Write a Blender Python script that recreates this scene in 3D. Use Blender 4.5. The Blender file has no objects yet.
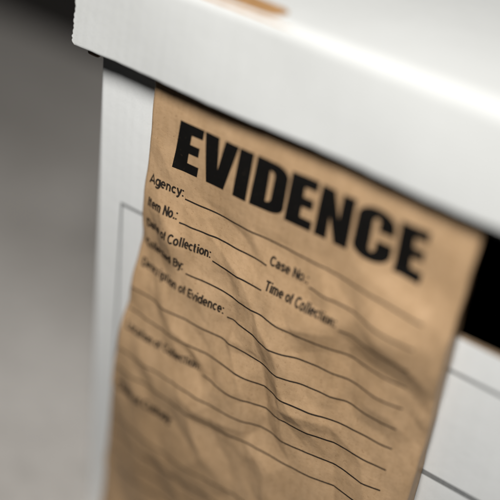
import bpy, bmesh, math, random
import numpy as np
from mathutils import Vector, Matrix

S = 0.001                      # everything below is written in millimetres
C = bpy.context.scene.collection
random.seed(4)
rng = np.random.default_rng(11)

# ------------------------------------------------------------------ helpers
def link(o, parent=None):
    C.objects.link(o)
    if parent is not None:
        o.parent = parent
    return o

def mesh_obj(name, verts, faces, mats, parent=None, smooth=True, mat_index=None):
    me = bpy.data.meshes.new(name)
    me.from_pydata([tuple(float(c) * S for c in v) for v in verts], [], [list(map(int, f)) for f in faces])
    for m in (mats if isinstance(mats, (list, tuple)) else [mats]):
        me.materials.append(m)
    if mat_index is not None:
        me.polygons.foreach_set('material_index', mat_index)
    me.polygons.foreach_set('use_smooth', [smooth] * len(me.polygons))
    me.update()
    return link(bpy.data.objects.new(name, me), parent)

def bm_obj(name, bm, mats, parent=None, smooth=False):
    me = bpy.data.meshes.new(name)
    bm.to_mesh(me); bm.free()
    for m in (mats if isinstance(mats, (list, tuple)) else [mats]):
        me.materials.append(m)
    me.polygons.foreach_set('use_smooth', [smooth] * len(me.polygons))
    return link(bpy.data.objects.new(name, me), parent)

def thing(name, label, cat, loc):
    o = bpy.data.objects.new(name, None)
    o.empty_display_size = 0.05
    C.objects.link(o)
    o['label'] = label; o['category'] = cat
    return o

def box_bm(x0, x1, y0, y1, z0, z1, bev=0.0, seg=3, edges='all'):
    bm = bmesh.new()
    bmesh.ops.create_cube(bm, size=1)
    for v in bm.verts:
        v.co = Vector(((x0 + x1) / 2 + v.co.x * (x1 - x0), (y0 + y1) / 2 + v.co.y * (y1 - y0),
                       (z0 + z1) / 2 + v.co.z * (z1 - z0))) * S
    if bev:
        es = [e for e in bm.edges if edges == 'all' or
              (edges == 'z' and abs(e.verts[0].co.z - e.verts[1].co.z) > 1e-6) or
              (edges == 'y' and abs(e.verts[0].co.y - e.verts[1].co.y) > 1e-6)]
        bmesh.ops.bevel(bm, geom=es, offset=bev * S, segments=seg, affect='EDGES', profile=0.5)
    return bm

# ------------------------------------------------------------------ materials
def new_mat(name):
    m = bpy.data.materials.new(name); m.use_nodes = True
    nt = m.node_tree
    return m, nt, nt.nodes['Principled BSDF']

def coords(nt, scale=(1, 1, 1)):
    tc = nt.nodes.new('ShaderNodeTexCoord'); mp = nt.nodes.new('ShaderNodeMapping')
    mp.inputs['Scale'].default_value = scale
    nt.links.new(tc.outputs['Object'], mp.inputs['Vector'])
    return mp.outputs['Vector']

def noise(nt, vec, scale, detail=4, rough=0.55):
    n = nt.nodes.new('ShaderNodeTexNoise')
    n.inputs['Scale'].default_value = scale; n.inputs['Detail'].default_value = detail
    n.inputs['Roughness'].default_value = rough
    nt.links.new(vec, n.inputs['Vector'])
    return n.outputs['Fac']

def ramp(nt, fac, stops):
    r = nt.nodes.new('ShaderNodeValToRGB')
    el = r.color_ramp.elements
    while len(el) < len(stops): el.new(0.5)
    for e, (p, c) in zip(el, stops):
        e.position = p; e.color = (*c, 1)
    nt.links.new(fac, r.inputs['Fac'])
    return r.outputs['Color']

def mixc(nt, a, b, fac=None, mode='MULTIPLY', val=1.0):
    m = nt.nodes.new('ShaderNodeMix'); m.data_type = 'RGBA'; m.blend_type = mode
    m.inputs[0].default_value = val
    if fac is not None: nt.links.new(fac, m.inputs[0])
    nt.links.new(a, m.inputs[6]); nt.links.new(b, m.inputs[7])
    return m.outputs[2]

def bump(nt, bsdf, height, strength, dist, prev=None):
    b = nt.nodes.new('ShaderNodeBump')
    b.inputs['Strength'].default_value = strength; b.inputs['Distance'].default_value = dist
    nt.links.new(height, b.inputs['Height'])
    if prev is not None: nt.links.new(prev, b.inputs['Normal'])
    nt.links.new(b.outputs['Normal'], bsdf.inputs['Normal'])
    return b.outputs['Normal']

def white_board(name, tint):
    m, nt, b = new_mat(name)
    v = coords(nt); vs = coords(nt, (1, 1, 0.02)); vf = coords(nt, (1, 0.03, 0.03))
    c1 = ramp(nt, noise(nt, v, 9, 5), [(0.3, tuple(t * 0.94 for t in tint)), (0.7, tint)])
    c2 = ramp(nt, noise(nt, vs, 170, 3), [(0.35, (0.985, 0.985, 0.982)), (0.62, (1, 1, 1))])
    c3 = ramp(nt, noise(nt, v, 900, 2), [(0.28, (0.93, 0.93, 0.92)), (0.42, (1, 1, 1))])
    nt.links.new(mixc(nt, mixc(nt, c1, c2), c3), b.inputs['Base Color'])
    b.inputs['Roughness'].default_value = 0.8
    b.inputs['Specular IOR Level'].default_value = 0.12
    # the corrugated flutes press faintly through the liner
    w = nt.nodes.new('ShaderNodeTexWave'); w.bands_direction = 'X'
    w.inputs['Scale'].default_value = 48; w.inputs['Distortion'].default_value = 0.9
    w.inputs['Detail'].default_value = 2
    nt.links.new(v, w.inputs['Vector'])
    n1 = bump(nt, b, w.outputs['Fac'], 0.06, 0.0006)
    n2 = bump(nt, b, noise(nt, v, 38, 5), 0.22, 0.002, n1)
    bump(nt, b, noise(nt, v, 1300, 3), 0.10, 0.0003, n2)
    return m

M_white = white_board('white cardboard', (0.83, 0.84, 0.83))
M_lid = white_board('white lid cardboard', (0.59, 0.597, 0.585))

def kraft_board(name, a, b_):
    m, nt, b = new_mat(name)
    v = coords(nt)
    nt.links.new(ramp(nt, noise(nt, v, 260, 5), [(0.3, a), (0.7, b_)]), b.inputs['Base Color'])
    b.inputs['Roughness'].default_value = 0.85
    bump(nt, b, noise(nt, v, 700, 3), 0.3, 0.0006)
    return m
M_kraft = kraft_board('raw kraft board', (0.44, 0.26, 0.115), (0.55, 0.35, 0.17))
M_inner = kraft_board('inner board darkened for shade', (0.045, 0.028, 0.015), (0.07, 0.045, 0.025))  # kraft inside the box, colour darkened so the hand hole goes black
M_dark = kraft_board('kraft flap with shade in colour', (0.10, 0.06, 0.035), (0.16, 0.10, 0.06))  # kraft flap under the lid, its shade mixed into the colour

# brown paper of the bag
M_paper, nt, b = new_mat('brown kraft paper')
v = coords(nt); vx = coords(nt, (0.5, 1, 1)); vz = coords(nt, (1, 1, 0.2))
c1 = ramp(nt, noise(nt, v, 14, 5), [(0.25, (0.44, 0.282, 0.152)), (0.75, (0.54, 0.358, 0.205))])
c2 = ramp(nt, noise(nt, vx, 700, 3), [(0.3, (0.93, 0.92, 0.91)), (0.5, (1, 1, 1)), (0.75, (1.0, 1.0, 1.0))])
c3 = ramp(nt, noise(nt, v, 480, 4, 0.7), [(0.27, (0.66, 0.60, 0.54)), (0.4, (1, 1, 1))])
c4 = ramp(nt, noise(nt, vz, 330, 2), [(0.35, (0.93, 0.92, 0.9)), (0.6, (1, 1, 1))])
nt.links.new(mixc(nt, mixc(nt, mixc(nt, c1, c2), c3), c4), b.inputs['Base Color'])
b.inputs['Roughness'].default_value = 0.52
b.inputs['Specular IOR Level'].default_value = 0.45
n1 = bump(nt, b, noise(nt, v, 55, 5), 0.30, 0.0022)
n2 = bump(nt, b, noise(nt, v, 240, 4), 0.22, 0.0008, n1)
bump(nt, b, noise(nt, v, 1500, 2), 0.15, 0.0003, n2)

M_ink, nt, b = new_mat('black printing ink')
v = coords(nt)
nt.links.new(ramp(nt, noise(nt, v, 650, 4, 0.7), [(0.25, (0.055, 0.036, 0.022)), (0.38, (0.005, 0.0045, 0.004))]), b.inputs['Base Color'])
b.inputs['Roughness'].default_value = 0.7
b.inputs['Specular IOR Level'].default_value = 0.15
bump(nt, b, noise(nt, v, 240, 4), 0.22, 0.0008)

M_form, nt, b = new_mat('black form printing ink')
v = coords(nt)
nt.links.new(ramp(nt, noise(nt, v, 500, 4, 0.7), [(0.25, (0.06, 0.04, 0.025)), (0.45, (0.022, 0.017, 0.013))]), b.inputs['Base Color'])
b.inputs['Roughness'].default_value = 0.7
b.inputs['Specular IOR Level'].default_value = 0.15

M_grey, nt, b = new_mat('grey printing ink')
v = coords(nt)
nt.links.new(ramp(nt, noise(nt, v, 300, 4), [(0.3, (0.20, 0.205, 0.205)), (0.7, (0.27, 0.275, 0.27))]), b.inputs['Base Color'])
b.inputs['Roughness'].default_value = 0.6

M_floor, nt, b = new_mat('grey table top')
v = coords(nt)
c1 = ramp(nt, noise(nt, v, 4.5, 5), [(0.34, (0.42, 0.392, 0.36)), (0.66, (0.62, 0.588, 0.55))])
c2 = ramp(nt, noise(nt, v, 60, 5), [(0.3, (0.86, 0.86, 0.86)), (0.6, (1, 1, 1))])
nt.links.new(mixc(nt, c1, c2), b.inputs['Base Color'])
b.inputs['Roughness'].default_value = 0.6
bump(nt, b, noise(nt, v, 120, 5), 0.2, 0.001)

M_wall, nt, b = new_mat('dark charcoal wall')
v = coords(nt)
nt.links.new(ramp(nt, noise(nt, v, 3, 5), [(0.3, (0.014, 0.012, 0.011)), (0.7, (0.024, 0.021, 0.019))]), b.inputs['Base Color'])
b.inputs['Roughness'].default_value = 0.8

# ------------------------------------------------------------------ the setting
FLOOR = -400
tb = thing('table', 'pale grey table top, out of focus, with the white storage box standing on it', 'table', (0, 0, 0))
bm_obj('table_top', box_bm(-1600, 1500, -70, 628, FLOOR - 30, FLOOR, 2, 2), M_floor, tb)  # front edge stops short, unseen, to keep bounced light off the box front
w = bm_obj('backdrop', box_bm(-3200, 3000, 630, 730, FLOOR - 900, 2200), M_wall); w['kind'] = 'structure'  # dark backdrop added to turn the upper left background black

# ------------------------------------------------------------------ the box
BX0, BX1, BD, BT = 0, 436, 520, 46          # width, depth, top rim
box = thing('evidence_box', 'white cardboard storage box on grey table, its dark hand hole partly behind the bag', 'box', (0, 0, 0))
outer = bm_obj('box_body', box_bm(BX0, BX1, 0, BD, FLOOR, BT, 2.6, 4, 'z'), M_white, box)
inner = bm_obj('cut_inside', box_bm(BX0 + 4, BX1 - 4, 4, BD - 4, FLOOR + 4, BT + 30), M_white)
hole = bm_obj('cut_hole', box_bm(84, 356, -20, 24, -84.5, -14, 20, 8, 'y'), M_white)
for cutter in (inner, hole):
    md = outer.modifiers.new('cut', 'BOOLEAN'); md.operation = 'DIFFERENCE'; md.object = cutter; md.solver = 'EXACT'
dg = bpy.context.evaluated_depsgraph_get()
me = bpy.data.meshes.new_from_object(outer.evaluated_get(dg))
outer.modifiers.clear(); outer.data = me
for cutter in (inner, hole):
    bpy.data.objects.remove(cutter)
me.materials.clear()
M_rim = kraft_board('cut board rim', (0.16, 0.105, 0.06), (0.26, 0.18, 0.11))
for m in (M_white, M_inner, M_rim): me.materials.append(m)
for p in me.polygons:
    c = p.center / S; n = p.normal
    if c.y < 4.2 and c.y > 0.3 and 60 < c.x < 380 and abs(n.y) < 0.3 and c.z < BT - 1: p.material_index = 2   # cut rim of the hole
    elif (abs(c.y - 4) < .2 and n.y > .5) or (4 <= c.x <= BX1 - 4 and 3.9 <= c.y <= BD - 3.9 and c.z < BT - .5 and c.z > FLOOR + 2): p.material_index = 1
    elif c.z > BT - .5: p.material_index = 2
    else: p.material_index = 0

# printed frame on the front of the box: thin flat ink strips on the board
def strip(bm, x0, x1, z0, z1, y=-0.12):
    vs = [bm.verts.new(Vector(p) * S) for p in ((x0, y, z0), (x1, y, z0), (x1, y, z1), (x0, y, z1))]
    bm.faces.new(vs)
bm = bmesh.new()
strip(bm, 20.6, 414, -108.8, -106.6)
strip(bm, 20.6, 22.4, -330, -108.8)
strip(bm, 412.2, 414, -330, -108.8)
bm_obj('printed_frame', bm, M_grey, box)
bm = bmesh.new()
strip(bm, 120, 390, -188.5, -184.6)
bm_obj('printed_rule', bm, M_grey, box)

# ------------------------------------------------------------------ the lid
LX0, LX1, LY0, LH, T = -7.3, 443, -18.2, 57.5, 3.6
FLARE = 7.0                                          # the skirt leans out: its foot stands further out than the fold
lid = thing('box_lid', 'white cardboard lid with small worn brown patch, covering the top of the box', 'lid', (0, 0, 0))
R = 7.5
prof = []                                            # outer profile (y, z): up the front, over the fold, back over the top
zz = np.arange(1.2, LH - R, 0.6)
prof += [(LY0 + 1.0, 0.0), (LY0 + 0.3, 0.4)] + [(LY0, z) for z in zz]
prof += [(LY0 + R - R * math.cos(a), LH - R + R * math.sin(a)) for a in np.linspace(0, math.pi / 2, 15)]
prof += [(y, LH) for y in (0, 12, 30, 60, 110, 180, 280, 400, BD + 12)]
inn = [(BD + 12, LH - T), (30, LH - T), (0, LH - T), (LY0 + T + 5, LH - T), (LY0 + T + 1.5, LH - T - 1.5), (LY0 + T, LH - T - 5)]
inn += [(LY0 + T, z) for z in np.arange(LH - T - 8, 1.2, -3.0)] + [(LY0 + T - .4, 0.4), (LY0 + T - 1.0, 0.0)]
ring = prof + inn
xs = [LX0, LX0 + 0.35, LX0 + 1.2, LX0 + 3] + list(np.linspace(LX0 + 8, LX1, 70))
NP, NX = len(ring), len(xs)
verts = []
tooth_rng = np.random.default_rng(5)
tooth_amp = tooth_rng.uniform(0.6, 1.5, 60)
tz = np.cumsum(tooth_rng.uniform(2.2, 4.6, 40)) - 3      # uneven spacing of the flutes
def tooth(z):                                        # the flutes show as little teeth along the raw left end
    k = int(np.searchsorted(tz, z)); a_, c_ = (tz[k - 1] if k else -6), tz[min(k, 39)]
    ph = (z - a_) / max(.5, c_ - a_)
    crush = 1.6 * max(0, 1 - z / 5) ** 1.5
    return tooth_amp[k % 60] * (abs(math.sin(math.pi * ph)) ** 0.7 - 0.5) + 0.45 * math.sin(z * 0.17 + 1) + 0.3 * math.sin(z * .47) - crush
for i, x in enumerate(xs):
    for (y, z) in ring:
        dx = 0.0
        if y < 4 and i < 3: dx = -tooth(z) * (1.0, 0.9, 0.35)[i] + (0.45 if i == 0 else 0)
        dy = 0.55 * math.sin(x * 0.045 + z * 0.05) + 0.4 * math.sin(x * 0.013 - z * 0.03)
        dy *= min(1, max(0, (10 - y) / 20))
        crown = 1.4 * math.sin(math.pi * min(max((x - LX0) / (LX1 - LX0), 0), 1)) * min(1, max(0, z / LH))
        edge = (0.25 * math.sin(x * 0.31) * math.sin(x * 0.083) + .45 * math.sin(x * .041 + .6)) * max(0, 1 - z / 12)
        dy += FLARE * min(1, max(0, z / LH)) * min(1, max(0, (30 - y) / 30))
        if i < 4 and y < 4: dx -= 4.0 * z / LH * (1, .95, .8, .5)[i]
        verts.append((x + dx, y + dy, z + crown + edge))
faces = []
for i in range(NX - 1):
    for j in range(NP):
        k = (j + 1) % NP
        faces.append((i * NP + j, (i + 1) * NP + j, (i + 1) * NP + k, i * NP + k))
mi = [0] * len(faces)
def cap(i, flip):
    b0 = i * NP
    npf = len(prof)
    # stitch the two long sides of the profile with a fan of quads
    a, c = 0, NP - 1
    while a < c - 1:
        tri = (b0 + a, b0 + a + 1, b0 + c)
        ya, za = ring[a + 1]; yc, zc = ring[c - 1]
        adv_a = abs(ring[a + 1][0] - ring[c][0]) + abs(ring[a + 1][1] - ring[c][1])
        adv_c = abs(ring[a][0] - ring[c - 1][0]) + abs(ring[a][1] - ring[c - 1][1])
        if adv_a <= adv_c: tri = (b0 + a, b0 + a + 1, b0 + c); a += 1
        else: tri = (b0 + a, b0 + c - 1, b0 + c); c -= 1
        faces.append(tri[::-1] if flip else tri); mi.append(1)
cap(0, False); cap(NX - 1, True)
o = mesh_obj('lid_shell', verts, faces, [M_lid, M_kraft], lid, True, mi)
o.data.set_sharp_from_angle(angle=math.radians(40))
for nm, a in (('side_skirt', (LX0 + 2.2, LX0 + 5.4, LY0 + T + 1, BD + 12, 0.8, LH - T - .3)),
              ('side_skirt', (LX1 - 5.4, LX1 - 2.2, LY0 + T + 1, BD + 12, 0.8, LH - T - .3)),
              ('back_skirt', (LX0 + 5.6, LX1 - 5.6, BD + 8, BD + 11.5, 0.8, LH - T - .3))):
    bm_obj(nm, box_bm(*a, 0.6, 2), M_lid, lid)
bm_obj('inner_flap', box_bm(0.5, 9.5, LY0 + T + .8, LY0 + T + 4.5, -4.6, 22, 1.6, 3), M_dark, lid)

# the white liner is worn away on the fold and around the slot in the top: bare kraft board shows
def crown_at(x): return 1.4 * math.sin(math.pi * (x - LX0) / (LX1 - LX0))
def top_patch(name, outline, lift, m):
    n = len(outline)
    top = [(x, y, LH + crown_at(x) + lift) for x, y in outline]
    bot = [(x, y, LH + crown_at(x) - 0.5) for x, y in outline]
    fs = [list(range(n))] + [[i, n + i, n + (i + 1) % n, (i + 1) % n] for i in range(n)]
    return mesh_obj(name, top + bot, fs, m, lid, False)
ol = [(40, -6.0), (60, -5.8), (80, -6.2), (100, -5.9), (115, -6.0)]
ol += [(122 + 7.5 * math.cos(a) + .5 * math.sin(5 * a), 1.0 + 7.0 * math.sin(a)) for a in np.linspace(-1.5, 1.5, 17)]
ol += [(112, 8.4), (100, 8.8), (80, 8.4), (60, 8.6), (40, 8.4)]
M_worn = kraft_board('torn kraft liner', (0.30, 0.155, 0.055), (0.42, 0.24, 0.10))
top_patch('worn_patch', ol, 0.12, M_worn)
vs, fs = [], []
xs2 = np.linspace(60, 141, 120); k = 0
for i, x in enumerate(xs2):
    t = (x - 60) / 81
    wd = 0.11 * (1 - t ** 5) * (0.9 + 0.15 * math.sin(x * .9) * math.sin(x * .37)) + 0.01
    a0 = 0.80
    for a in (a0 - wd, a0, a0 + wd):
        r = R + 0.32
        dyw = 0.55 * math.sin(x * 0.045 + LH * 0.05) + 0.4 * math.sin(x * 0.013 - LH * 0.03)
        vs.append((x, LY0 + FLARE + R - r * math.cos(a) + dyw, LH - R + r * math.sin(a) + crown_at(x)))
for i in range(len(xs2) - 1):
    for j in range(2):
        fs.append((i * 3 + j, (i + 1) * 3 + j, (i + 1) * 3 + j + 1, i * 3 + j + 1))
mesh_obj('worn_fold', vs, fs, M_worn, lid)

# ------------------------------------------------------------------ the paper bag
# relief of the front sheet: how far each place of the paper stands out from the box (x, z, y)
CP = [(79.4, -75.0, -8.0), (106.5, -75.0, -7.9), (136.3, -75.0, -8.7), (155.7, -75.0, -8.6), (182.5, -75.0, -7.7), (209.1, -75.0, -11.3), (223.2, -75.0, -10.7), (249.1, -75.0, -14.6), (79.5, -90.6, -10.3), (96.4, -90.6, -8.4), (121.3, -90.6, -12.0), (139.4, -90.6, -10.3), (144.8, -90.6, -11.5), (176.6, -90.6, -11.9), (197.5, -90.6, -13.1), (230.6, -90.6, -18.1), (249.4, -90.6, -18.4), (106.3, -106.2, -11.4), (127.1, -106.2, -14.7), (143.3, -106.2, -15.9), (91.2, -121.8, -16.4), (115.8, -121.8, -14.4), (130.9, -121.8, -14.0), (150.8, -121.8, -14.3), (171.1, -121.8, -19.0), (189.4, -121.8, -18.4), (204.6, -121.8, -14.8), (211.5, -121.8, -12.6), (232.1, -121.8, -14.0), (124.7, -137.4, -16.7), (143.1, -137.4, -18.5), (161.1, -137.4, -22.6), (178.1, -137.4, -19.4), (194.0, -137.4, -18.4), (208.1, -137.4, -16.2), (217.6, -137.4, -14.7), (232.4, -137.4, -17.5), (246.8, -137.4, -14.6), (50.0, -153.0, -17.5), (76.3, -153.0, -21.2), (103.8, -153.0, -22.5), (132.2, -153.0, -19.5), (154.2, -153.0, -22.6), (174.8, -153.0, -20.5), (195.1, -153.0, -19.6), (205.7, -153.0, -19.4), (213.1, -153.0, -13.8), (229.7, -153.0, -15.1), (50.4, -168.6, -16.9), (80.6, -168.6, -22.0), (114.3, -168.6, -23.6), (140.6, -168.6, -21.6), (156.7, -168.6, -23.4), (176.9, -168.6, -20.4), (195.1, -168.6, -22.0), (116.1, -184.2, -26.1), (139.3, -184.2, -28.0), (158.9, -184.2, -23.7), (60.6, -199.8, -26.4), (90.8, -199.8, -28.2), (114.8, -199.8, -27.8), (133.8, -199.8, -27.9), (46.8, -215.4, -25.1), (85.7, -215.4, -28.0), (122.5, -215.4, -28.3), (52.2, -74.2, -9.1), (77.9, -74.2, -8.1), (53.7, -89.8, -11.1), (65.3, -89.8, -11.8), (76.4, -89.8, -9.6), (53.2, -105.4, -9.3), (68.0, -105.4, -15.5), (75.2, -105.4, -16.3), (104.1, -105.4, -10.7), (52.8, -121.0, -9.1), (72.8, -121.0, -13.0), (78.6, -121.0, -15.1), (86.6, -121.0, -14.9), (51.4, -136.6, -10.7), (76.3, -136.6, -15.7), (83.8, -136.6, -18.8), (92.9, -136.6, -18.9), (121.1, -136.6, -15.5), (49.4, -183.4, -22.8), (75.7, -183.4, -24.0), (85.7, -183.4, -23.0), (112.1, -183.4, -24.3), (146.3, -89.8, -10.8), (173.4, -89.8, -12.5), (148.6, -105.4, -15.1), (176.2, -105.4, -18.4), (199.1, -105.4, -15.9)]
for x in (45, 100, 160, 215, 268):
    CP += [(x, 40, -4.5), (x, 15, -4.6), (x, -4, -4.8), (x, -13, -5.6)]
for x in (70, 110, 150, 190): CP += [(x, -25, -7.6), (x, -57, -7.8)]
CP += [(228, -25, -8.5), (228, -57, -6.5), (262, -30, -7.5), (262, -57, -9), (46, -28, -6.0), (46, -55, -6.5)]
CP += [(266, -80, -13), (266, -100, -15), (266, -125, -11), (266, -150, -12), (266, -180, -15), (262, -230, -19), (262, -300, -23),
       (215, -185, -18), (240, -210, -20), (180, -215, -24), (160, -250, -29), (100, -260, -29), (40, -260, -24), (38, -300, -24),
       (120, -300, -30), (200, -300, -27), (36, -350, -24), (120, -350, -29), (200, -350, -27), (262, -350, -24), (44, -230, -24)]
CP = np.array(CP)

def kernel(d): return np.sqrt(d * d + 9.0)
P = CP[:, :2]
A = kernel(np.linalg.norm(P[:, None] - P[None], axis=2)) * -1
A += np.eye(len(P)) * 6.0
N = len(P)
Q = np.hstack([np.ones((N, 1)), P / 100])
sysm = np.block([[A, Q], [Q.T, np.zeros((3, 3))]])
sol = np.linalg.solve(sysm, np.concatenate([CP[:, 2], np.zeros(3)]))
WT, PL = sol[:N], sol[N:]

TAB = [rng.uniform(-1, 1, (64, 64)) for _ in range(4)]
def vnoise(x, z, k):                                # smooth value noise
    i = np.floor(x).astype(int); j = np.floor(z).astype(int)
    u = x - i; v_ = z - j; u = u * u * (3 - 2 * u); v_ = v_ * v_ * (3 - 2 * v_)
    t = TAB[k]; g = lambda a, b_: t[a % 64, b_ % 64]
    return (g(i, j) * (1 - u) + g(i + 1, j) * u) * (1 - v_) + (g(i, j + 1) * (1 - u) + g(i + 1, j + 1) * u) * v_
def facet(x, z, k):                                 # flat triangular facets, as in crumpled paper
    i = np.floor(x).astype(int); j = np.floor(z).astype(int)
    u = x - i; v_ = z - j
    t = TAB[k]; g = lambda a, b_: t[a % 64, b_ % 64]
    lo = u + v_ < 1
    h1 = g(i, j) + (g(i + 1, j) - g(i, j)) * u + (g(i, j + 1) - g(i, j)) * v_
    h2 = g(i + 1, j + 1) + (g(i, j + 1) - g(i + 1, j + 1)) * (1 - u) + (g(i + 1, j) - g(i + 1, j + 1)) * (1 - v_)
    return np.where(lo, h1, h2)
# single hard creases: (x0,z0, x1,z1, height, width); positive stands out towards the viewer
# (x0,z0, x1,z1, height, width on the upper side, width on the lower side); height > 0 stands out towards the viewer
CREASES = [(46, -84, 86, -150, -1.8, 12, 9), (86, -150, 94, -190, 1.4, 11, 9), (97, -80, 121, -130, -2.7, 27, 15), (121, -128, 139, -170, -2.8, 27, 15),
           (139, -168, 162, -218, -2.4, 24, 14), (154, -128, 208, -108, 2.6, 22, 14), (190, -86, 276, -124, 3.6, 42, 16), (222, -140, 262, -166, 1.6, 12, 12),
           (205, -60, 264, -78, 1.6, 20, 12), (48, -40, 76, -74, 1.0, 12, 9), (58, -188, 98, -228, 1.6, 18, 10), (42, -214, 86, -242, 1.5, 16, 10),
           (130, -172, 112, -208, 1.3, 7, 10), (160, -150, 216, -196, 2.2, 18, 10), (118, -82, 150, -100, 1.4, 14, 9),
           (60, -150, 44, -186, 1.4, 8, 8), (84, -164, 120, -176, 1.9, 14, 7), (165, -178, 222, -168, 1.4, 13, 8),
           (128, -146, 152, -153, 1.3, 10, 6), (98, -136, 126, -142, 1.5, 14, 8), (60, -128, 78, -170, -1.2, 8, 12), (100, -206, 158, -203, 2.4, 22, 9),
           (150, -92, 196, -84, 1.4, 16, 8)]
def front(x, z):
    x = np.asarray(x, float); z = np.asarray(z, float)
    sh = x.shape; xf = x.ravel(); zf = z.ravel()
    y = PL[0] + PL[1] * xf / 100 + PL[2] * zf / 100
    for (px, pz), wt in zip(P, WT):
        y = y - wt * kernel(np.hypot(xf - px, zf - pz))
    calm = np.clip((-zf - 62) / 30, 0.22, 1) * np.clip((8 - zf) / 20, 0, 1)
    wx = xf + 7 * vnoise(xf / 31, zf / 31, 0); wz = zf + 7 * vnoise(xf / 31 + 9, zf / 31 + 5, 1)
    a = .6
    rx = wx * math.cos(a) - wz * math.sin(a); rz = wx * math.sin(a) + wz * math.cos(a)
    y = y + calm * (3.0 * facet(rx / 27, rz / 22, 2) + 0.8 * facet(rz / 14 + 7, rx / 17, 0) + 0.26 * facet(wz / 11 + 3, wx / 9, 3) + 0.07 * facet(rx / 4.6, rz / 5.3, 1))
    for x0, z0, x1, z1, h, wu, wl in CREASES:
        L = math.hypot(x1 - x0, z1 - z0); ux, uz = (x1 - x0) / L, (z1 - z0) / L
        if ux < 0: x0, z0, ux, uz = x1, z1, -ux, -uz
        t = (wx - x0) * ux + (wz - z0) * uz; d = -(wx - x0) * uz + (wz - z0) * ux     # d > 0: above the crease
        fade = np.clip(t / (.3 * L), 0, 1) * np.clip((L - t) / (.3 * L), 0, 1)
        dd = np.where(d > 0, d / wu, -d / wl)
        y = y - h * fade * np.clip(1 - dd, 0, 1)
    return np.minimum(y, -3.2).reshape(sh)

def xl(z): return np.interp(z, [-370, -300, -255, -200, -150, -100, -40, 45], [33, 35, 37.5, 42, 45.3, 46.3, 46.8, 46.5])
def xr(z): return np.interp(z, [-370, -255, -150, -80, 45], [264, 265, 266.3, 267.5, 268.2])

bag = thing('evidence_bag', 'crumpled brown paper bag with black printed form hanging from under the lid', 'paper bag', (0, 0, 0))
nx, nz = 236, 410
sg = np.linspace(0, 1, nx); zg = np.linspace(42, -366, nz)
SG, ZG = np.meshgrid(sg, zg)
wob = 0.35 * vnoise(ZG / 13, ZG * 0, 2) + .5 * vnoise(ZG / 40, ZG * 0 + 3, 1)
XG = xl(ZG) + (xr(ZG) - xl(ZG)) * SG + wob * np.where(SG < .5, 1, -1) * np.abs(2 * SG - 1) ** 6
YG = front(XG, ZG)
edge_r = np.minimum(SG, 1 - SG) * 220
YF = YG + 1.2 * np.clip(1 - edge_r / 2.2, 0, 1) ** 2           # the fold at each side is rounded
YF = np.minimum(YF, -1.6)
YB = np.full_like(YG, -0.7)
YB = np.maximum(YB, YF + 0.5)
front_v = np.stack([XG, YF, ZG], -1).reshape(-1, 3)
inset = 0.9 * np.sign(.5 - SG) * (np.abs(2 * SG - 1) > .999)
back_v = np.stack([XG + inset, YB, ZG], -1).reshape(-1, 3)
n = nx * nz
idx = np.arange(n).reshape(nz, nx)
q = lambda I: np.stack([I[:-1, :-1], I[1:, :-1], I[1:, 1:], I[:-1, 1:]], -1).reshape(-1, 4)
F = q(idx).tolist() + q(idx + n)[:, ::-1].tolist()
# side gussets: a mid column lets the side fold inward slightly
for col in (0, nx - 1):
    a = idx[:, col]; bk = idx[:, col] + n
    for i in range(nz - 1):
        fcs = (a[i], a[i + 1], bk[i + 1], bk[i])
        F.append(fcs if col else fcs[::-1])
for row in (0, nz - 1):
    a = idx[row]; bk = idx[row] + n
    for i in range(nx - 1):
        F.append((a[i], a[i + 1], bk[i + 1], bk[i]))
pouch = mesh_obj('paper_pouch', np.vstack([front_v, back_v]), F, M_paper, bag)
pouch.data.set_sharp_from_angle(angle=math.radians(38))

# ---- printing on the bag: flat outlines laid on the relief of the paper
def conform(name, polys_bm, m, lift=0.14):
    bm = polys_bm
    for _ in range(9):
        es = [e for e in bm.edges if e.calc_length() > 2.2]
        if not es: break
        bmesh.ops.subdivide_edges(bm, edges=es, cuts=1)
        bmesh.ops.triangulate(bm, faces=[f_ for f_ in bm.faces if len(f_.verts) > 3])
    co = np.array([v_.co[:] for v_ in bm.verts])
    y = front(co[:, 0], co[:, 1])
    g = 0.6
    gx = (front(co[:, 0] + g, co[:, 1]) - front(co[:, 0] - g, co[:, 1])) / (2 * g)
    gz = (front(co[:, 0], co[:, 1] + g) - front(co[:, 0], co[:, 1] - g)) / (2 * g)
    nl = np.sqrt(1 + gx ** 2 + gz ** 2)
    for v_, yy, a, c, l in zip(bm.verts, y, gx, gz, nl):
        v_.co = Vector((v_.co.x + lift * a / l, yy - lift / l, v_.co.y + lift * c / l)) * S
    return bm_obj(name, bm, m, bag, True)

def curve_bm(splines):
    """filled 2D outlines (holes by even-odd) -> bmesh in the x, z plane of the paper"""
    cu = bpy.data.curves.new('outline', 'CURVE'); cu.dimensions = '2D'; cu.fill_mode = 'BOTH'
    for pts in splines:
        sp = cu.splines.new('POLY'); sp.points.add(len(pts) - 1); sp.use_cyclic_u = True
        for p_, (x, z) in zip(sp.points, pts): p_.co = (x, z, 0, 1)
    o = bpy.data.objects.new('outline', cu); C.objects.link(o)
    me = bpy.data.meshes.new_from_object(o.evaluated_get(bpy.context.evaluated_depsgraph_get()))
    bm = bmesh.new(); bm.from_mesh(me)
    bpy.data.objects.remove(o); bpy.data.meshes.remove(me)
    return bm

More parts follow.
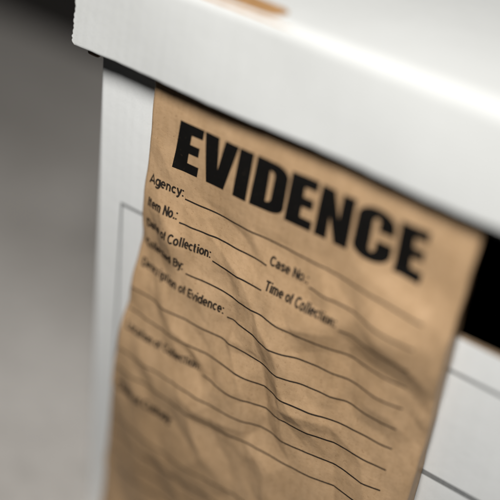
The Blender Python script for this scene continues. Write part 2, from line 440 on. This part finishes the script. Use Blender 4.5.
def rrect(x0, x1, z0, z1, r, n=7, corners=(1, 1, 1, 1), rz=None):
    rz = rz or r
    out = []
    for (cx, cz, a0, on, px, pz) in ((x1 - r, z1 - rz, 0, corners[0], x1, z1), (x0 + r, z1 - rz, 90, corners[1], x0, z1),
                                     (x0 + r, z0 + rz, 180, corners[2], x0, z0), (x1 - r, z0 + rz, 270, corners[3], x1, z0)):
        if on:
            out += [(cx + r * math.cos(math.radians(a0 + 90 * k / n)), cz + rz * math.sin(math.radians(a0 + 90 * k / n))) for k in range(n + 1)]
        else: out.append((px, pz))
    return out

# the heading, heavy condensed capitals (unit height)
def letter_E(w):
    s = w * .55
    return [[(0, 0), (0, 1), (w, 1), (w, .795), (s, .795), (s, .605), (w * .94, .605), (w * .94, .41), (s, .41), (s, .205), (w * 1.02, .205), (w * 1.02, 0)]]
def letter_V(w): return [[(0, 1), (w * .42, 1), (w * .51, .34), (w * .60, 1), (w, 1), (w * .76, 0), (w * .24, 0)]]
def letter_I(w): return [[(0, 0), (0, 1), (w, 1), (w, 0)]]
def letter_D(w):
    return [rrect(0, w, 0, 1, w * .42, 8, (1, 0, 0, 1), .20), rrect(w * .435, w * .58, .185, .815, w * .11, 5, (1, 0, 0, 1), .09)]
def letter_N(w): return [[(0, 0), (0, 1), (w * .40, 1), (w * .63, .50), (w * .63, 1), (w, 1), (w, 0), (w * .61, 0), (w * .37, .46), (w * .37, 0)]]
def letter_C(w):
    o = []
    arc = lambda cx, cz, rx, rz, a0, a1, n=9: [(cx + rx * math.cos(math.radians(a0 + (a1 - a0) * k / n)), cz + rz * math.sin(math.radians(a0 + (a1 - a0) * k / n))) for k in range(n + 1)]
    rx = w * .46
    o += [(w, .60)] + arc(w - rx, .79, rx, .21, 0, 90) + arc(rx, .79, rx, .21, 90, 180) + arc(rx, .21, rx, .21, 180, 270) + arc(w - rx, .21, rx, .21, 270, 360) + [(w, .42)]
    ix0, ix1 = w * .425, w * .585
    r2 = (ix1 - ix0) / 2
    o += [(ix1, .42)] + arc(ix0 + r2, .25, r2, .075, 0, -180, 8) + arc(ix0 + r2, .75, r2, .075, 180, 0, 8) + [(ix1, .60)]
    return [o]
ZT, ZB = -24.6, -57.2
spl = []
for fn, x0, x1 in ((letter_E, 68.8, 87.0), (letter_V, 87.9, 113.3), (letter_I, 114.2, 124.2), (letter_D, 126.6, 149.9),
                   (letter_E, 151.2, 169.2), (letter_N, 171.6, 194.2), (letter_C, 196.6, 220.6), (letter_E, 223.4, 240.8)):
    sk = 3.2 * max(0, 1 - (x0 - 69) / 150)
    for poly in fn(x1 - x0):
        spl.append([(x0 + px + sk * (pz - .5), ZB + (ZT - ZB) * pz) for px, pz in poly])
conform('printed_heading', curve_bm(spl), M_ink)

# the form: labels in bold sans serif lettering, and the ruled lines to write on
XH = .735
def ell(cx, cz, rx, rz, a0, a1, n=12):
    return [(cx + rx * math.cos(math.radians(a0 + (a1 - a0) * k / n)), cz + rz * math.sin(math.radians(a0 + (a1 - a0) * k / n))) for k in range(n + 1)]
BOWL = ell(.275, .367, .2, .295, 0, 360, 20)
GLYPH = {   # grotesque lettering as pen strokes: advance width, strokes (capital height 1)
 'A': (.68, [[(.06, 0), (.34, .93), (.62, 0)], [(.17, .28), (.51, .28)]]),
 'B': (.66, [[(.12, 0), (.12, 1)], [(.12, .93)] + ell(.36, .735, .16, .195, 90, -90, 8) + [(.12, .54)], [(.12, .54)] + ell(.38, .305, .18, .235, 90, -90, 8) + [(.12, .07)]]),
 'C': (.70, [ell(.37, .5, .27, .43, 42, 318, 18)]),
 'D': (.70, [[(.12, 0), (.12, 1)], [(.12, .93)] + ell(.30, .5, .30, .43, 90, -90, 12) + [(.12, .07)]]),
 'E': (.62, [[(.12, 0), (.12, 1)], [(.12, .93), (.56, .93)], [(.12, .52), (.52, .52)], [(.12, .07), (.58, .07)]]),
 'I': (.28, [[(.14, 0), (.14, 1)]]),
 'L': (.56, [[(.12, 0), (.12, 1)], [(.12, .07), (.54, .07)]]),
 'N': (.70, [[(.12, 0), (.12, 1)], [(.12, .97), (.58, .03)], [(.58, 0), (.58, 1)]]),
 'T': (.60, [[(.30, 0), (.30, 1)], [(.02, .93), (.58, .93)]]),
 'a': (.58, [[(.09, .53)] + ell(.265, .48, .165, .185, 150, 0, 9) + [(.43, .10), (.46, 0)], [(.43, .42), (.24, .385)] + ell(.215, .215, .145, .15, 110, 330, 9) + [(.43, .2)]]),
 'c': (.55, [ell(.275, .367, .2, .295, 45, 315, 14)]),
 'd': (.62, [BOWL, [(.475, 0), (.475, 1)]]),
 'e': (.59, [[(.075, .37), (.475, .37)] + ell(.275, .367, .2, .295, 0, 312, 16)]),
 'f': (.36, [[(.14, 0), (.14, .78)] + ell(.27, .79, .13, .14, 180, 95, 5), [(.0, .665), (.3, .665)]]),
 'g': (.58, [BOWL, [(.475, .73), (.475, -.04)] + ell(.275, -.04, .2, .17, 0, -150, 8)]),
 'h': (.56, [[(.1, 0), (.1, 1)], [(.1, .4)] + ell(.27, .46, .17, .2, 165, 0, 8) + [(.44, 0)]]),
 'i': (.30, [[(.15, 0), (.15, XH)], [(.15, .86), (.15, 1.01)]]),
 'l': (.30, [[(.15, 0), (.15, 1)]]),
 'm': (.88, [[(.1, 0), (.1, XH)], [(.1, .42)] + ell(.25, .50, .155, .165, 165, 0, 8) + [(.405, 0)], [(.405, .42)] + ell(.56, .50, .155, .165, 165, 0, 8) + [(.72, 0)]]),
 'n': (.59, [[(.1, 0), (.1, XH)], [(.1, .4)] + ell(.27, .46, .17, .2, 165, 0, 8) + [(.44, 0)]]),
 'o': (.59, [BOWL]),
 'p': (.61, [[(x_ + .03, z_) for x_, z_ in BOWL], [(.105, -.27), (.105, XH)]]),
 'r': (.42, [[(.1, 0), (.1, XH)], [(.1, .40)] + ell(.27, .46, .17, .2, 170, 80, 6)]),
 's': (.54, [[(.42, .52)] + ell(.25, .515, .165, .145, 25, 180, 8) + [(.12, .43), (.37, .31)] + ell(.25, .21, .17, .14, 30, -155, 9)]),
 't': (.37, [[(.14, .93), (.14, .2)] + ell(.25, .19, .11, .12, 180, 280, 6), [(.0, .665), (.29, .665)]]),
 'u': (.56, [[(.1, XH)] + ell(.27, .27, .17, .2, 180, 345, 8) + [(.44, .33)], [(.45, 0), (.45, XH)]]),
 'v': (.50, [[(.04, XH), (.25, .04), (.46, XH)]]),
 'y': (.50, [[(.04, XH), (.25, .04)], [(.46, XH), (.22, -.1), (.15, -.2), (.03, -.2)]]),
 ':': (.27, [[(.135, 0), (.135, .15)], [(.135, .58), (.135, XH)]]),
 '.': (.27, [[(.135, 0), (.135, .15)]]),
 ' ': (.27, []),
}
def text_bm(body, x0, x1, zbase, cap, wt=.188):
    """the label as one bmesh in the x, z plane of the paper"""
    bm = bmesh.new()
    total = sum(GLYPH[ch][0] for ch in body)
    sx = (x1 - x0) / total; pen = x0; hw = wt * cap / 2
    for ch in body:
        adv, strokes = GLYPH[ch]
        for st in strokes:
            pts = [Vector((pen + px * sx, zbase + pz * cap)) for px, pz in st]
            closed = (pts[0] - pts[-1]).length < 1e-4
            if closed: pts = pts[:-1]
            n_ = len(pts); rails = []
            for k in range(n_):
                a = pts[k - 1] if (k or closed) else None
                c = pts[(k + 1) % n_] if (k < n_ - 1 or closed) else None
                d0 = (pts[k] - a).normalized() if a is not None else None
                d1 = (c - pts[k]).normalized() if c is not None else None
                d0 = d0 or d1; d1 = d1 or d0
                t_ = (d0 + d1).normalized(); nn = Vector((-t_.y, t_.x))
                mit = min(1.8, 1 / max(.3, nn.dot(Vector((-d1.y, d1.x)))))
                rails.append((bm.verts.new((pts[k] + nn * hw * mit).to_3d()), bm.verts.new((pts[k] - nn * hw * mit).to_3d())))
            for k in range(n_ if closed else n_ - 1):
                a, c = rails[k], rails[(k + 1) % n_]
                bm.faces.new((a[0], a[1], c[1], c[0]))
        pen += adv * sx
    return bm
ROW = lambda k: -75.0 - 15.6 * (k - 1)
LABELS = [('Agency:', 51.4, 78.0, 1), ('Item No.:', 52.6, 76.6, 2), ('Case No.:', 146.3, 174.4, 2), ('Date of Collection:', 52.2, 104.3, 3),
          ('Time of Collection:', 147.6, 199.4, 3), ('Collected By:', 51.6, 86.8, 4), ('Description of Evidence:', 50.6, 121.5, 5),
          ('Location of Collection:', 48.6, 112.3, 8)]
for body, x0, x1, k in LABELS:
    conform('printed_label', text_bm(body, x0, x1, ROW(k) + 1.0, 6.2), M_form, 0.26)
conform('printed_label', text_bm('Chain of Custody:', 45.5, 98, ROW(11) - 4, 7.2, .21), M_form, .16)

bm = bmesh.new()
def rule(x0, x1, z, t=0.92):
    n_ = max(2, int((x1 - x0) / 2))
    prev = None
    for i in range(n_ + 1):
        x = x0 + (x1 - x0) * i / n_
        pr = (bm.verts.new((x, z - t / 2, 0)), bm.verts.new((x, z + t / 2, 0)))
        if prev: bm.faces.new((prev[0], pr[0], pr[1], prev[1]))
        prev = pr
for x0, x1, k in ((79.0, 251, 1), (78.6, 145, 2), (176, 250.5, 2), (106, 146, 3), (201, 250, 3), (89.5, 249, 4), (124, 249.5, 5),
                  (47.6, 249, 6), (47.6, 249, 7), (115.5, 249, 8), (46, 249, 9), (45, 249, 10), (44, 249, 13), (44, 249, 14), (44, 249, 15), (44, 249, 16)):
    rule(x0, x1, ROW(k))
conform('ruled_lines', bm, M_form, 0.26)

# ------------------------------------------------------------------ light
def area(name, pos, target, size, power, col):
    l = bpy.data.lights.new(name, 'AREA'); l.shape = 'DISK'; l.size = size; l.energy = power; l.color = col
    o = bpy.data.objects.new(name, l); C.objects.link(o)
    o.location = Vector(pos) * S
    o.rotation_euler = (Vector(target) * S - o.location).to_track_quat('-Z', 'Y').to_euler()
    return o
KEY = Vector((0.30, -0.55, 0.80)).normalized()
tgt = Vector((60, -10, -60))
area('key_lamp', tgt + KEY * 880, tgt, 0.23, 11.8, (1.0, 0.985, 0.96))
wd = bpy.data.worlds.new('World'); bpy.context.scene.world = wd; wd.use_nodes = True
bg = wd.node_tree.nodes['Background']
bg.inputs['Color'].default_value = (0.9, 0.95, 1.0, 1); bg.inputs['Strength'].default_value = 0.012

# ------------------------------------------------------------------ camera
cam = bpy.data.cameras.new('camera')
co = bpy.data.objects.new('camera', cam); C.objects.link(co)
Rm = Matrix(((0.7981992557051655, -0.39736754098202404, 0.45274384100241444),
             (0.5944015317378734, 0.3975253748022818, -0.699042484728915),
             (0.09779962811478354, 0.8270868235936327, 0.5535003333137255)))
co.matrix_world = Matrix.Translation(Vector((444.3294224, -493.3259308, 295.9554751)) * S) @ Rm.to_4x4()
cam.sensor_width = 36; cam.lens = 1162.7375 / 500 * 36
cam.clip_start = 0.01; cam.clip_end = 50
cam.dof.use_dof = True; cam.dof.focus_distance = 0.706; cam.dof.aperture_fstop = 1.65; cam.dof.aperture_blades = 0
sc = bpy.context.scene
sc.camera = co
sc.render.engine = 'CYCLES'
sc.view_settings.view_transform = 'Standard'; sc.view_settings.look = 'None'
sc.view_settings.exposure = 0.0; sc.view_settings.gamma = 1.0
sc.cycles.max_bounces = 8
